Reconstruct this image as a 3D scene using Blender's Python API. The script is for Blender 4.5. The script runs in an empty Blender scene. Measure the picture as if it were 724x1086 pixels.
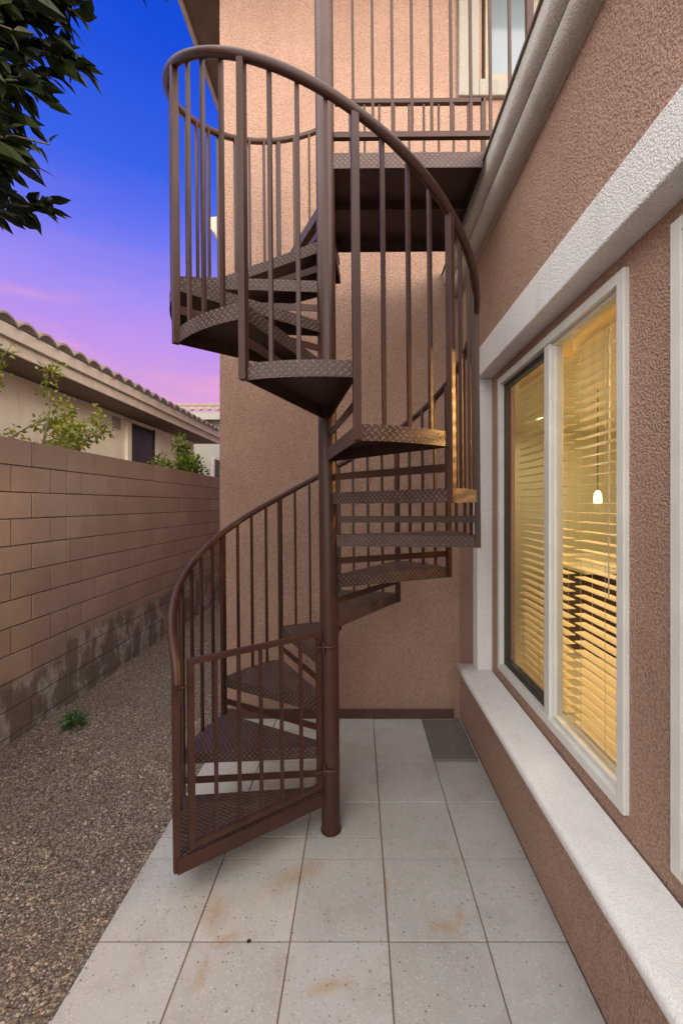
import bpy, math, random
from mathutils import Vector, Matrix, noise
R = math.radians
sc = bpy.context.scene
col = sc.collection
rnd = random.Random(7)

# ------------------------------------------------------------------ mesh builder
class MB:
    def __init__(s):
        s.v = []; s.f = []; s.uv = []; s.sm = []
    def face(s, pts, uvs=None, smooth=False):
        i = len(s.v); s.v += [tuple(p) for p in pts]
        s.f.append(list(range(i, i + len(pts)))); s.sm.append(smooth)
        s.uv.append(uvs if uvs else [(p[0], p[1]) for p in pts])
    def grid(s, rows, uvf=None, smooth=True, closed=False):
        """rows: list of equal-length point lists, shared vertices"""
        i0 = len(s.v); n = len(rows[0])
        for r in rows: s.v += [tuple(p) for p in r]
        m = n if closed else n - 1
        for a in range(len(rows) - 1):
            for b in range(m):
                c = (b + 1) % n
                idx = [i0 + a*n + b, i0 + a*n + c, i0 + (a+1)*n + c, i0 + (a+1)*n + b]
                s.f.append(idx); s.sm.append(smooth)
                s.uv.append([uvf(s.v[k]) if uvf else (s.v[k][0], s.v[k][1]) for k in idx])
    def poly(s, pts, idxs):
        i = len(s.v); s.v += [tuple(p) for p in pts]
        for f in idxs:
            s.f.append([i + k for k in f]); s.sm.append(False)
            s.uv.append([(pts[k][0], pts[k][2]) for k in f])
    def box(s, a, b, M=None):
        x0, y0, z0 = a; x1, y1, z1 = b
        P = [Vector(p) for p in ((x0,y0,z0),(x1,y0,z0),(x1,y1,z0),(x0,y1,z0),(x0,y0,z1),(x1,y0,z1),(x1,y1,z1),(x0,y1,z1))]
        if M: P = [M @ p for p in P]
        s.poly(P, [(3,2,1,0),(4,5,6,7),(0,1,5,4),(1,2,6,5),(2,3,7,6),(3,0,4,7)])
    def bar(s, p, q, w, h, up=(0,0,1)):
        """rectangular bar p->q, w across, h along up"""
        p = Vector(p); q = Vector(q); d = (q - p).normalized(); u = Vector(up)
        if abs(d.dot(u)) > .98: u = Vector((0,1,0)) if abs(d.y) < .9 else Vector((1,0,0))
        r = d.cross(u).normalized(); u = r.cross(d).normalized()
        P = []
        for e in (p, q):
            for a, b in ((-1,-1),(1,-1),(1,1),(-1,1)): P.append(e + r*(a*w/2) + u*(b*h/2))
        s.poly(P, [(0,1,2,3),(7,6,5,4),(0,4,5,1),(1,5,6,2),(2,6,7,3),(3,7,4,0)])
    def tube(s, pts, rad, n=12, cap=True):
        pts = [Vector(p) for p in pts]; rows = []
        rr = rad if isinstance(rad, (list, tuple)) else [rad]*len(pts)
        ref = None
        for i, p in enumerate(pts):
            d = (pts[min(i+1, len(pts)-1)] - pts[max(i-1, 0)]).normalized()
            if ref is None: ref = Vector((0,0,1)) if abs(d.z) < .9 else Vector((1,0,0))
            a = d.cross(ref).normalized(); b = a.cross(d).normalized(); ref = b
            rows.append([p + (a*math.cos(2*math.pi*k/n) + b*math.sin(2*math.pi*k/n))*rr[i] for k in range(n)])
        s.grid(rows, closed=True)
        if cap:
            s.face(list(rows[0])); s.face(list(reversed(rows[-1])))
    def build(s, name, mat, parent=None, bevel=0, seg=2, recalc=False):
        me = bpy.data.meshes.new(name)
        me.from_pydata(s.v, [], s.f)
        uvl = me.uv_layers.new(name='UVMap')
        k = 0
        flat = []
        for u in s.uv:
            for p in u: flat += [p[0], p[1]]
        uvl.data.foreach_set('uv', flat)
        me.polygons.foreach_set('use_smooth', s.sm)
        me.materials.append(mat); me.update()
        if recalc or bevel:
            import bmesh
            bm = bmesh.new(); bm.from_mesh(me)
            if recalc: bmesh.ops.remove_doubles(bm, verts=bm.verts, dist=1e-5)
            bmesh.ops.recalc_face_normals(bm, faces=bm.faces)
            bm.to_mesh(me); bm.free()
        o = bpy.data.objects.new(name, me); col.objects.link(o)
        if parent: o.parent = parent
        if bevel:
            m = o.modifiers.new('bevel', 'BEVEL'); m.width = bevel; m.segments = seg; m.limit_method = 'ANGLE'
            m.harden_normals = False
        return o

def tag(o, label=None, cat=None, group=None, kind=None):
    if label: o['label'] = label
    if cat: o['category'] = cat
    if group: o['group'] = group
    if kind: o['kind'] = kind
    return o
def empty(name, loc=(0,0,0), **k):
    o = bpy.data.objects.new(name, None); o.location = loc; o.empty_display_size = .1
    col.objects.link(o); return tag(o, **k)

# ------------------------------------------------------------------ materials
class NT:
    def __init__(s, name):
        s.m = bpy.data.materials.new(name); s.m.use_nodes = True
        s.t = s.m.node_tree; s.n = s.t.nodes; s.b = s.n['Principled BSDF']; s.out = s.n['Material Output']
    def new(s, t, **k):
        n = s.n.new(t)
        for a, b in k.items(): setattr(n, a, b)
        return n
    def link(s, a, b): s.t.links.new(a, b)
    def val(s, inp, v):
        if isinstance(v, (int, float)): inp.default_value = v
        elif isinstance(v, (tuple, list)): inp.default_value = tuple(v) + ((1,) if len(v) == 3 and len(inp.default_value) == 4 else ())
        else: s.link(v, inp)
    def math(s, op, a, b=None, c=None, clamp=False):
        n = s.new('ShaderNodeMath', operation=op, use_clamp=clamp)
        s.val(n.inputs[0], a)
        if b is not None: s.val(n.inputs[1], b)
        if c is not None: s.val(n.inputs[2], c)
        return n.outputs[0]
    def mix(s, f, a, b, mode='MIX'):
        n = s.new('ShaderNodeMix', data_type='RGBA', blend_type=mode)
        s.val(n.inputs[0], f); s.val(n.inputs[6], a); s.val(n.inputs[7], b)
        return n.outputs[2]
    def pos(s): return s.new('ShaderNodeNewGeometry').outputs['Position']
    def obj(s): return s.new('ShaderNodeTexCoord').outputs['Object']
    def xyz(s, v):
        n = s.new('ShaderNodeSeparateXYZ'); s.link(v, n.inputs[0]); return n.outputs
    def vscale(s, v, sc3):
        n = s.new('ShaderNodeMapping'); s.link(v, n.inputs[0]); n.inputs['Scale'].default_value = sc3; return n.outputs[0]
    def noise(s, v, scale, detail=3, rough=.55, out=0):
        n = s.new('ShaderNodeTexNoise'); s.link(v, n.inputs['Vector'])
        n.inputs['Scale'].default_value = scale; n.inputs['Detail'].default_value = detail; n.inputs['Roughness'].default_value = rough
        return n.outputs[out]
    def vor(s, v, scale, feature='F1', out='Distance', rand=1):
        n = s.new('ShaderNodeTexVoronoi', feature=feature); s.link(v, n.inputs['Vector'])
        n.inputs['Scale'].default_value = scale; n.inputs['Randomness'].default_value = rand
        return n.outputs[out]
    def ramp(s, f, stops, interp='LINEAR'):
        n = s.new('ShaderNodeValToRGB'); s.val(n.inputs[0], f); cr = n.color_ramp; cr.interpolation = interp
        while len(cr.elements) < len(stops): cr.elements.new(.5)
        for e, (p, c) in zip(cr.elements, stops):
            e.position = p; e.color = (c, c, c, 1) if isinstance(c, (int, float)) else tuple(c) + (1,)
        return n.outputs[0]
    def bump(s, h, strength=.5, dist=.01, prev=None):
        n = s.new('ShaderNodeBump'); n.inputs['Strength'].default_value = strength; n.inputs['Distance'].default_value = dist
        s.link(h, n.inputs['Height'])
        if prev is not None: s.link(prev, n.inputs['Normal'])
        return n.outputs[0]
    def set(s, col=None, rough=None, metal=None, normal=None, spec=None):
        b = s.b.inputs
        if col is not None: s.val(b['Base Color'], col)
        if rough is not None: s.val(b['Roughness'], rough)
        if metal is not None: s.val(b['Metallic'], metal)
        if normal is not None: s.link(normal, b['Normal'])
        if spec is not None: s.val(b['Specular IOR Level'], spec)
        return s.m

def mat_stucco(name, c, grain=1.0, amp=1.0, dirt=.16, speck=.55):
    t = NT(name); p = t.pos()
    big = t.noise(p, 1.3, 4, .6); mid = t.noise(p, 9, 3)
    wn = t.new('ShaderNodeTexNoise'); t.link(p, wn.inputs['Vector']); wn.inputs['Scale'].default_value = 70*grain; wn.inputs['Detail'].default_value = 2
    ws = t.new('ShaderNodeVectorMath', operation='MULTIPLY_ADD'); t.link(wn.outputs[1], ws.inputs[0]); ws.inputs[1].default_value = (.008/grain,)*3; t.link(p, ws.inputs[2])
    pw = ws.outputs[0]
    v = t.vor(pw, 105*grain); v2 = t.vor(pw, 210*grain); f = t.noise(p, 260*grain, 2, .6)
    h = t.math('SUBTRACT', 1, t.math('ADD', t.math('MULTIPLY', v, .62), t.math('MULTIPLY', v2, .28)))
    h = t.math('SUBTRACT', t.math('ADD', h, t.math('MULTIPLY', f, .2)), .1)
    dark = tuple(x*(1-dirt) for x in c); lite = tuple(min(1, x*(1+dirt*.6)) for x in c)
    k = t.mix(t.ramp(big, [(.3, 0), (.7, 1)]), dark, lite)
    k = t.mix(t.math('MULTIPLY', t.ramp(h, [(.42, 1), (.66, 0)]), speck), k, tuple(x*.38 for x in c))
    k = t.mix(t.math('MULTIPLY', mid, .12), k, tuple(x*.7 for x in c))
    o = t.xyz(p)
    streak = t.noise(t.vscale(p, (7, 7, .55)), 1.6, 5, .65)
    k = t.mix(t.math('MULTIPLY', t.ramp(streak, [(.52, 0), (.75, 1)]), .32), k, tuple(x*.62 for x in c))
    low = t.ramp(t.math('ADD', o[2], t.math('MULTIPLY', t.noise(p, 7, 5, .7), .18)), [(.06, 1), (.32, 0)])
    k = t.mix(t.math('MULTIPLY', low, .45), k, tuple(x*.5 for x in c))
    tw = t.noise(t.vscale(p, (1, 1, 1.6)), 5.5, 4, .6)
    h = t.math('ADD', h, t.math('MULTIPLY', tw, .55))
    return t.set(k, .93, 0, t.bump(h, 1.0, .0075*amp), .2)

def mat_paint(name, c, rough=.42, spec=.5, wear=.12, rust=0.0):
    t = NT(name); p = t.obj()
    n1 = t.noise(p, 6, 4, .6); n2 = t.noise(p, 60, 3)
    k = t.mix(t.ramp(n1, [(.35, 0), (.7, 1)]), tuple(x*(1-wear) for x in c), tuple(x*(1+wear) for x in c))
    if rust:
        k = t.mix(t.math('MULTIPLY', t.ramp(n2, [(.66, 0), (.75, 1)]), rust), k, (.19, .07, .03))
    r = t.math('ADD', t.math('MULTIPLY', n2, .2), rough - .08)
    return t.set(k, r, 0, t.bump(n2, .25, .0006), spec)

BROWN = (.056, .024, .0165)
M = {}
M['brown'] = mat_paint('brown_painted_steel', BROWN, .40, .38, .18, .3)

def mat_tread():
    t = NT('brown_diamond_plate')
    uv = t.new('ShaderNodeUVMap').outputs[0]
    o = t.xyz(uv); S = 1/.0205
    u = t.math('MULTIPLY', t.math('ADD', o[0], o[1]), S*.7071); v = t.math('MULTIPLY', t.math('SUBTRACT', o[0], o[1]), S*.7071)
    cu = t.math('FLOOR', u); cv = t.math('FLOOR', v)
    par = t.math('MODULO', t.math('ABSOLUTE', t.math('ADD', cu, cv)), 2.0)
    fu = t.math('SUBTRACT', t.math('SUBTRACT', u, cu), .5); fv = t.math('SUBTRACT', t.math('SUBTRACT', v, cv), .5)
    dif = t.math('SUBTRACT', fv, fu)
    a = t.math('ADD', fu, t.math('MULTIPLY', dif, par)); b = t.math('SUBTRACT', fv, t.math('MULTIPLY', dif, par))
    a2 = t.math('POWER', t.math('ABSOLUTE', t.math('DIVIDE', a, .56)), 2.0)
    b2 = t.math('POWER', t.math('ABSOLUTE', t.math('DIVIDE', b, .17)), 2.0)
    d = t.math('ADD', a2, b2)
    m = t.ramp(d, [(.25, 1), (1.0, 0)])
    p = t.obj(); n1 = t.noise(p, 12, 4); n2 = t.noise(p, 90, 3)
    c = t.mix(t.ramp(n1, [(.35, 0), (.7, 1)]), tuple(x*.8 for x in BROWN), (.075, .042, .035))
    c = t.mix(t.math('MULTIPLY', t.math('MULTIPLY', m, t.ramp(n2, [(.35, .4), (.6, 1)])), .5), c, (.38, .31, .28))
    c = t.mix(t.math('MULTIPLY', t.ramp(t.noise(p, 35, 5, .7), [(.58, 0), (.72, 1)]), .3), c, (.14, .09, .07))
    return t.set(c, t.math('ADD', .36, t.math('MULTIPLY', n1, .25)), 0, t.bump(m, .9, .003), .5)
M['tread'] = mat_tread()

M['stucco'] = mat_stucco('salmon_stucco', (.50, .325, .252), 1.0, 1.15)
M['stucco_trim'] = mat_stucco('white_stucco_trim', (.84, .83, .82), 1.25, .7, .06, .22)
M['sill'] = mat_stucco('smooth_white_sill', (.84, .83, .82), 1.4, .3, .06, .16)
M['cornice'] = mat_stucco('beige_foam_cornice', (.72, .69, .63), 1.5, .7, .08, .4)
M['dull_trim'] = mat_stucco('weathered_trim', (.40, .38, .34), 1.5, .5, .08, .3)
M['beige_frame'] = mat_paint('beige_frame', (.36, .31, .24), .6, .3)
M['foundation'] = mat_stucco('painted_foundation', (.17, .095, .075), 1.2, .5, .25)
M['cream_stucco'] = mat_stucco('cream_stucco', (.95, .90, .79), 1.0, .4, .08, .15)
M['vinyl'] = mat_paint('white_vinyl', (.66, .66, .62), .4, .4, .06)
M['dark_sash'] = mat_paint('dark_sash', (.05, .045, .04), .4)
M['grey_metal'] = mat_paint('grey_vent', (.30, .29, .28), .5)
M['soffit'] = mat_paint('brown_soffit', (.20, .15, .12), .8, .2)
M['fascia'] = mat_paint('tan_fascia', (.58, .52, .46), .7, .3)
M['gutter'] = mat_paint('bronze_drip_edge', (.16, .12, .10), .5, .3)

def mat_glass():
    t = NT('window_glass')
    tr = t.new('ShaderNodeBsdfTransparent'); tr.inputs[0].default_value = (.90, .93, .92, 1)
    gl = t.new('ShaderNodeBsdfGlossy'); gl.inputs['Roughness'].default_value = .02
    fr = t.new('ShaderNodeLayerWeight'); fr.inputs[0].default_value = .5
    f = t.math('ADD', t.math('MULTIPLY', t.math('POWER', fr.outputs[1], 5.0), .9), .055, clamp=True)
    mx = t.new('ShaderNodeMixShader'); t.link(f, mx.inputs[0]); t.link(tr.outputs[0], mx.inputs[1]); t.link(gl.outputs[0], mx.inputs[2])
    t.link(mx.outputs[0], t.out.inputs[0]); return t.m
M['glass'] = mat_glass()
def mat_screen():
    t = NT('insect_screen'); tr = t.new('ShaderNodeBsdfTransparent'); t.set((.06, .06, .06), .8)
    mx = t.new('ShaderNodeMixShader'); mx.inputs[0].default_value = .38; t.link(tr.outputs[0], mx.inputs[1]); t.link(t.b.outputs[0], mx.inputs[2]); t.link(mx.outputs[0], t.out.inputs[0]); return t.m
M['screen'] = mat_screen()
def mat_dark_glass():
    t = NT('dark_glass'); return t.set((.02, .022, .025), .3, 0, None, .12)
M['dark_glass'] = mat_dark_glass()
def mat_sky_glass():
    t = NT('pale_reflecting_glass'); return t.set((.20, .25, .29), .12, 0, None, .9)
M['pale_glass'] = mat_sky_glass()

def mat_tile():
    t = NT('speckled_concrete_paver'); p = t.pos()
    isl = t.new('ShaderNodeNewGeometry').outputs['Random Per Island']
    big = t.noise(p, 2.2, 4, .6)
    k = t.mix(t.ramp(big, [(.3, 0), (.7, 1)]), (.46, .445, .42), (.555, .545, .525))
    k = t.mix(.28, k, t.mix(isl, (.36, .345, .325), (.60, .59, .575)))
    # aggregate chips
    cd = t.vor(p, 62); cc = t.vor(p, 62, 'F1', 'Color'); cx = t.xyz(cc)
    on = t.math('MULTIPLY', t.ramp(cd, [(.20, 1), (.30, 0)]), t.math('GREATER_THAN', cx[0], .62))
    chip = t.ramp(cx[1], [(0, (.14, .125, .105)), (.14, (.32, .28, .24)), (.36, (.62, .60, .56)), (1, (.78, .76, .72))], 'CONSTANT')
    k = t.mix(t.math('MULTIPLY', on, .85), k, chip)
    fine = t.noise(p, 420, 2); k = t.mix(t.math('MULTIPLY', t.ramp(fine, [(.36, 1), (.5, 0)]), .3), k, (.28, .26, .24))
    # dirt + rust stains (world located)
    o = t.xyz(p)
    def blob(x, y, rx, ry, rot=0):
        dx = t.math('SUBTRACT', o[0], x); dy = t.math('SUBTRACT', o[1], y)
        ca, sa = math.cos(rot), math.sin(rot)
        ux = t.math('ADD', t.math('MULTIPLY', dx, ca/rx), t.math('MULTIPLY', dy, sa/rx))
        uy = t.math('SUBTRACT', t.math('MULTIPLY', dy, ca/ry), t.math('MULTIPLY', dx, sa/ry))
        return t.math('SUBTRACT', 1, t.math('SQRT', t.math('ADD', t.math('MULTIPLY', ux, ux), t.math('MULTIPLY', uy, uy))), clamp=True)
    st = None
    for b in ((.44, 1.84, .035, .11, -.35), (.36, 1.80, .12, .06, 0), (.49, 2.13, .03, .05, 0), (-.63, 1.86, .09, .16, .2), (-.60, 1.62, .05, .1, 0),
              (-.10, 1.58, .16, .05, .2), (-.30, 2.05, .30, .10, .5), (-.55, 2.72, .10, .06, 0), (.13, 2.0, .02, .16, 0), (-.55, 1.75, .10, .05, .4)):
        q = blob(*b); st = q if st is None else t.math('MAXIMUM', st, q)
    nz = t.noise(p, 22, 5, .7)
    st = t.math('MULTIPLY', t.ramp(t.math('MULTIPLY', st, t.math('MULTIPLY', nz, 2.0)), [(.25, 0), (.9, 1)]), .5)
    cd3 = t.vor(p, 118); c3 = t.xyz(t.vor(p, 118, 'F1', 'Color'))
    k = t.mix(t.math('MULTIPLY', t.math('MULTIPLY', t.ramp(cd3, [(.22, 1), (.34, 0)]), t.math('GREATER_THAN', c3[0], .55)), .6), k, t.ramp(c3[1], [(0, (.20, .18, .155)), (.3, (.36, .33, .29)), (.5, (.72, .71, .69))], 'CONSTANT'))
    k = t.mix(st, k, (.42, .25, .11))
    k = t.mix(t.math('MULTIPLY', t.ramp(t.noise(p, 5, 6, .7), [(.5, 0), (.72, 1)]), .35), k, (.27, .235, .20))
    h = t.math('ADD', t.math('MULTIPLY', fine, .5), t.math('MULTIPLY', cd, .4))
    return t.set(k, .8, 0, t.bump(h, .35, .0015), .3)
M['tile'] = mat_tile()
def mat_grout():
    t = NT('grout'); p = t.pos(); n = t.noise(p, 8, 4)
    return t.set(t.mix(n, (.16, .11, .085), (.28, .23, .19)), .95)
M['grout'] = mat_grout()

def mat_gravel_ground():
    t = NT('gravel_ground'); p = t.pos()
    d = t.vor(p, 75); c = t.xyz(t.vor(p, 75, 'F1', 'Color')); d2 = t.vor(p, 190); c2 = t.xyz(t.vor(p, 190, 'F1', 'Color'))
    k = t.ramp(c[0], [(0, (.11, .085, .065)), (.3, (.36, .285, .215)), (.6, (.52, .425, .33)), (.85, (.62, .52, .42)), (1, (.45, .40, .34))])
    k2 = t.ramp(c2[0], [(0, (.08, .06, .05)), (.5, (.23, .185, .145)), (1, (.44, .37, .30))])
    k = t.mix(.55, k, k2)
    k = t.mix(t.math('MULTIPLY', t.ramp(d, [(.3, 0), (.6, 1)]), .6), k, (.03, .022, .018))
    k = t.mix(t.math('MULTIPLY', t.ramp(t.noise(p, 2, 4), [(.4, 0), (.7, 1)]), .45), k, (.20, .155, .115))
    h = t.math('ADD', t.math('MULTIPLY', d, -1), t.math('MULTIPLY', d2, -.4))
    return t.set(k, .95, 0, t.bump(h, 1, .012), .15)
M['ground'] = mat_gravel_ground()
def mat_pebble():
    t = NT('pebbles'); p = t.pos(); isl = t.new('ShaderNodeNewGeometry').outputs['Random Per Island']
    k = t.ramp(isl, [(0, (.09, .065, .045)), (.2, (.30, .23, .165)), (.5, (.50, .40, .295)), (.8, (.64, .53, .415)), (.94, (.34, .17, .10)), (.96, (.62, .57, .5))])
    k = t.mix(t.math('MULTIPLY', t.noise(p, 220, 3), .4), k, (.10, .08, .06))
    return t.set(k, .9, 0, t.bump(t.noise(p, 400, 2), .4, .001), .2)
M['pebble'] = mat_pebble()

def mat_block():
    t = NT('concrete_block'); p = t.pos(); o = t.xyz(p)
    isl = t.new('ShaderNodeNewGeometry').outputs['Random Per Island']
    k = t.mix(isl, (.395, .29, .235), (.455, .34, .28))
    k = t.mix(t.math('MULTIPLY', t.ramp(t.noise(p, 2.5, 4), [(.35, 0), (.7, 1)]), .4), k, (.31, .215, .17))
    g = t.noise(p, 160, 3, .7); k = t.mix(t.math('MULTIPLY', t.ramp(g, [(.35, 1), (.5, 0)]), .4), k, (.14, .085, .065))
    # damp, stained lower courses with efflorescence
    wob = t.math('MULTIPLY', t.math('SUBTRACT', t.noise(p, 3.5, 5, .65), .5), .22)
    lim = t.math('ADD', .47, t.math('MULTIPLY', t.math('GREATER_THAN', o[1], 3.78), .13))
    z = t.math('SUBTRACT', t.math('ADD', o[2], wob), lim)
    low = t.math('SUBTRACT', 1, t.ramp(t.math('ADD', t.math('MULTIPLY', z, 5), .5), [(.3, 0), (.7, 1)]))
    wet = t.mix(t.noise(p, 9, 5, .7), (.10, .082, .07), (.27, .225, .195))
    k = t.mix(t.math('MULTIPLY', low, .85), k, wet)
    ps = t.vscale(p, (1, 1.0, .55)); e1 = t.noise(ps, 4.6, 6, .62); e2 = t.noise(p, 26, 4, .7)
    eff = t.math('MULTIPLY', t.ramp(e1, [(.47, 0), (.56, 1)]), t.ramp(e2, [(.35, .35), (.6, 1)]))
    k = t.mix(t.math('MULTIPLY', t.math('MULTIPLY', eff, low), .8), k, (.56, .52, .50))
    band = t.ramp(o[2], [(0, 0), (1, 1)])
    top = t.ramp(t.math('DIVIDE', o[2], 2.6), [(.80, 0), (.87, 1)])
    eff2 = t.ramp(t.noise(t.vscale(p, (1, 1.5, .8)), 3.2, 5, .6), [(.52, 0), (.66, 1)])
    k = t.mix(t.math('MULTIPLY', t.math('MULTIPLY', eff2, top), .35), k, (.42, .34, .31))
    k = t.mix(t.math('MULTIPLY', top, .25), k, (.19, .115, .095))
    return t.set(k, .95, 0, t.bump(t.math('ADD', g, t.math('MULTIPLY', t.noise(p, 50, 3), .8)), .9, .006), .15)
M['block'] = mat_block()
def mat_mortar():
    t = NT('mortar'); p = t.pos()
    return t.set(t.mix(t.noise(p, 6, 3), (.06, .038, .03), (.13, .085, .068)), .95)
M['mortar'] = mat_mortar()

def mat_leaf(name, a, b, back=.5, spec=.3):
    t = NT(name); isl = t.new('ShaderNodeNewGeometry').outputs['Random Per Island']
    k = t.ramp(isl, [(0, a), (.6, tuple((x+y)/2 for x, y in zip(a, b))), (1, b)])
    t.set(k, .45, 0, None, spec)
    tl = t.new('ShaderNodeBsdfTranslucent'); t.link(k, tl.inputs[0])
    mx = t.new('ShaderNodeMixShader'); mx.inputs[0].default_value = back*.6
    t.link(t.b.outputs[0], mx.inputs[1]); t.link(tl.outputs[0], mx.inputs[2]); t.link(mx.outputs[0], t.out.inputs[0])
    return t.m
M['leaf_dark'] = mat_leaf('glossy_dark_leaves', (.008, .016, .006), (.04, .065, .015), .35, .35)
M['leaf_yellow'] = mat_leaf('yellow_green_leaves', (.10, .15, .02), (.42, .40, .06), .6)
M['leaf_green'] = mat_leaf('bright_green_leaves', (.07, .13, .015), (.30, .38, .05), .6)
M['leaf_weed'] = mat_leaf('weed_leaves', (.03, .10, .02), (.08, .22, .04), .5)
M['litter'] = mat_leaf('dry_leaves', (.10, .035, .02), (.30, .15, .09), .3)
M['seed'] = mat_leaf('brown_seed_heads', (.10, .05, .02), (.30, .19, .08), .3)
def mat_bark():
    t = NT('bark'); p = t.obj(); n = t.noise(t.vscale(p, (1, 1, .3)), 40, 5, .7)
    return t.set(t.mix(n, (.06, .045, .035), (.22, .17, .13)), .9, 0, t.bump(n, .8, .005))
M['bark'] = mat_bark()
def mat_rooftile():
    t = NT('clay_roof_tile'); p = t.pos(); isl = t.new('ShaderNodeNewGeometry').outputs['Random Per Island']
    k = t.mix(isl, (.19, .14, .115), (.36, .28, .24)); k = t.mix(t.math('MULTIPLY', t.noise(p, 14, 4), .5), k, (.13, .10, .085))
    return t.set(k, .85, 0, t.bump(t.noise(p, 60, 3), .4, .003), .2)
M['rooftile'] = mat_rooftile()
def mat_mat():
    t = NT('grey_ribbed_mat'); p = t.pos(); o = t.xyz(p)
    rib = t.math('SINE', t.math('MULTIPLY', o[0], 2*math.pi/.022))
    n = t.noise(p, 30, 5, .7)
    k = t.mix(n, (.11, .105, .095), (.23, .22, .20))
    k = t.mix(t.math('MULTIPLY', t.ramp(n, [(.55, 0), (.68, 1)]), .25), k, (.30, .28, .25))
    return t.set(k, .9, 0, t.bump(rib, .35, .002), .2)
M['mat'] = mat_mat()
def mat_simple(name, c, rough=.6, spec=.3, emit=None, es=0):
    t = NT(name); p = t.obj(); n = t.noise(p, 8, 3)
    t.set(t.mix(n, tuple(x*.9 for x in c), tuple(min(1, x*1.08) for x in c)), rough, 0, None, spec)
    if emit: t.b.inputs['Emission Color'].default_value = emit + (1,); t.b.inputs['Emission Strength'].default_value = es
    return t.m
M['slat'] = mat_leaf('cream_blind_slats', (.80, .73, .50), (.82, .76, .54), .35, .3)
M['room_wall'] = mat_simple('cream_room_paint', (.80, .73, .53), .8)
M['room_floor'] = mat_simple('beige_room_floor', (.62, .50, .34), .5)
M['cabinet'] = mat_simple('dark_wood_cabinet', (.075, .035, .018), .4)
M['counter'] = mat_simple('pale_stone_counter', (.70, .62, .45), .3)
M['steel'] = mat_simple('appliance_black', (.02, .02, .02), .3)
M['lampshade'] = mat_simple('lit_glass_shade', (.9, .8, .6), .5, .3, (1, .72, .38), 9)
M['cord'] = mat_simple('black_cord', (.03, .025, .02), .6)
M['white_plastic'] = mat_simple('white_plastic', (.75, .75, .73), .4)

# ------------------------------------------------------------------ ground, patio
g = MB(); g.face([(-400,-400,-.03),(400,-400,-.03),(400,600,-.03),(-400,600,-.03)]); g.build('ground', M['ground']); bpy.data.objects['ground']['kind'] = 'structure'
XL, XR, YB = -1.072, .845, 3.537
# gravel bed beside the patio: gently uneven sheet
rows = []
nx, ny = 60, 240
for j in range(ny + 1):
    y = -3 + 17*j/ny; r = []
    for i in range(nx + 1):
        x = -2.62 + (2.62 - 1.05)*i/nx if y < 99 else 0
        z = -.012 + .018*(noise.noise(Vector((x*1.3, y*1.3, 0)))) + .006*noise.noise(Vector((x*9, y*9, 3))) + .02*max(0, (-2.35 - x)/.27)
        r.append((x, y, z))
    rows.append(r)
g = MB(); g.grid(rows); o = g.build('gravel_bed', M['ground']); o['kind'] = 'structure'
def gz(x, y): return -.012 + .018*(noise.noise(Vector((x*1.3, y*1.3, 0)))) + .006*noise.noise(Vector((x*9, y*9, 3))) + .02*max(0, (-2.35 - x)/.27)

g = MB(); g.box((XL + .004, -3, -.1), (XR + .02, YB + .05, -.006))
o = g.build('patio_mortar_bed', M['grout']); o['kind'] = 'structure'
g = MB(); T = .406; gap = .003
ys = [1.335 + T*k for k in range(-10, 6)] + [YB + .02]
xs = [XL, -.686, -.281, .1246, .530, XR + .015]
for j in range(len(ys) - 1):
    for i in range(len(xs) - 1):
        segs = [(ys[j], ys[j+1])]
        if ys[j] < 2.2 < ys[j+1] and i < 3: segs = [(ys[j], 2.288), (2.288, ys[j+1])]
        for a, b in segs:
            dz = rnd.uniform(-.0012, .0012); jx = rnd.uniform(-.001, .001)
            g.box((xs[i] + gap + jx, a + gap, -.04), (xs[i+1] - gap + jx, b - gap, dz))
o = g.build('patio', M['tile'], bevel=.0025); o['kind'] = 'structure'

# pebbles (cannot be counted)
g = MB()
def pebble(x, y, z, s):
    a = rnd.uniform(0, 6.28); fx = rnd.uniform(.6, 1.3); fz = rnd.uniform(.35, .75)
    P = []
    for (u, v, w) in ((1,0,0),(0,1,0),(-1,0,0),(0,-1,0),(0,0,1),(.55,.55,.62),(-.6,.4,.6)):
        u *= s*fx*rnd.uniform(.75, 1.15); v *= s*rnd.uniform(.75, 1.15); w *= s*fz*rnd.uniform(.8, 1.2)
        P.append((x + u*math.cos(a) - v*math.sin(a), y + u*math.sin(a) + v*math.cos(a), z + w))
    g.poly(P, [(0,5,4),(0,1,5),(5,1,6),(5,6,4),(1,2,6),(6,2,4),(2,3,4),(3,0,4)])
for k in range(32000):
    t_ = rnd.random()**1.7
    y = .9 + 6.5*t_; x = rnd.uniform(-2.58, XL - .005)
    if x < -.95*y - .3: continue
    s = rnd.choice((.003, .0035, .004, .005, .006, .0085)) * rnd.uniform(.8, 1.25)
    if noise.noise(Vector((x*2.2, y*2.2, 9))) > .12 and s > .005 and rnd.random() < .75: continue
    if rnd.random() < .012: s = rnd.uniform(.009, .014)
    pebble(x, y, gz(x, y) - s*.1, s)
for k in range(130):   # strays on the patio rim
    x = XL + abs(rnd.gauss(0, .03)); pebble(x, rnd.uniform(1.3, 3.5), .002, rnd.uniform(.0015, .005))
o = g.build('gravel', M['pebble']); tag(o, 'loose brown gravel covering the strip beside the patio', 'gravel', kind='stuff')

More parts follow.
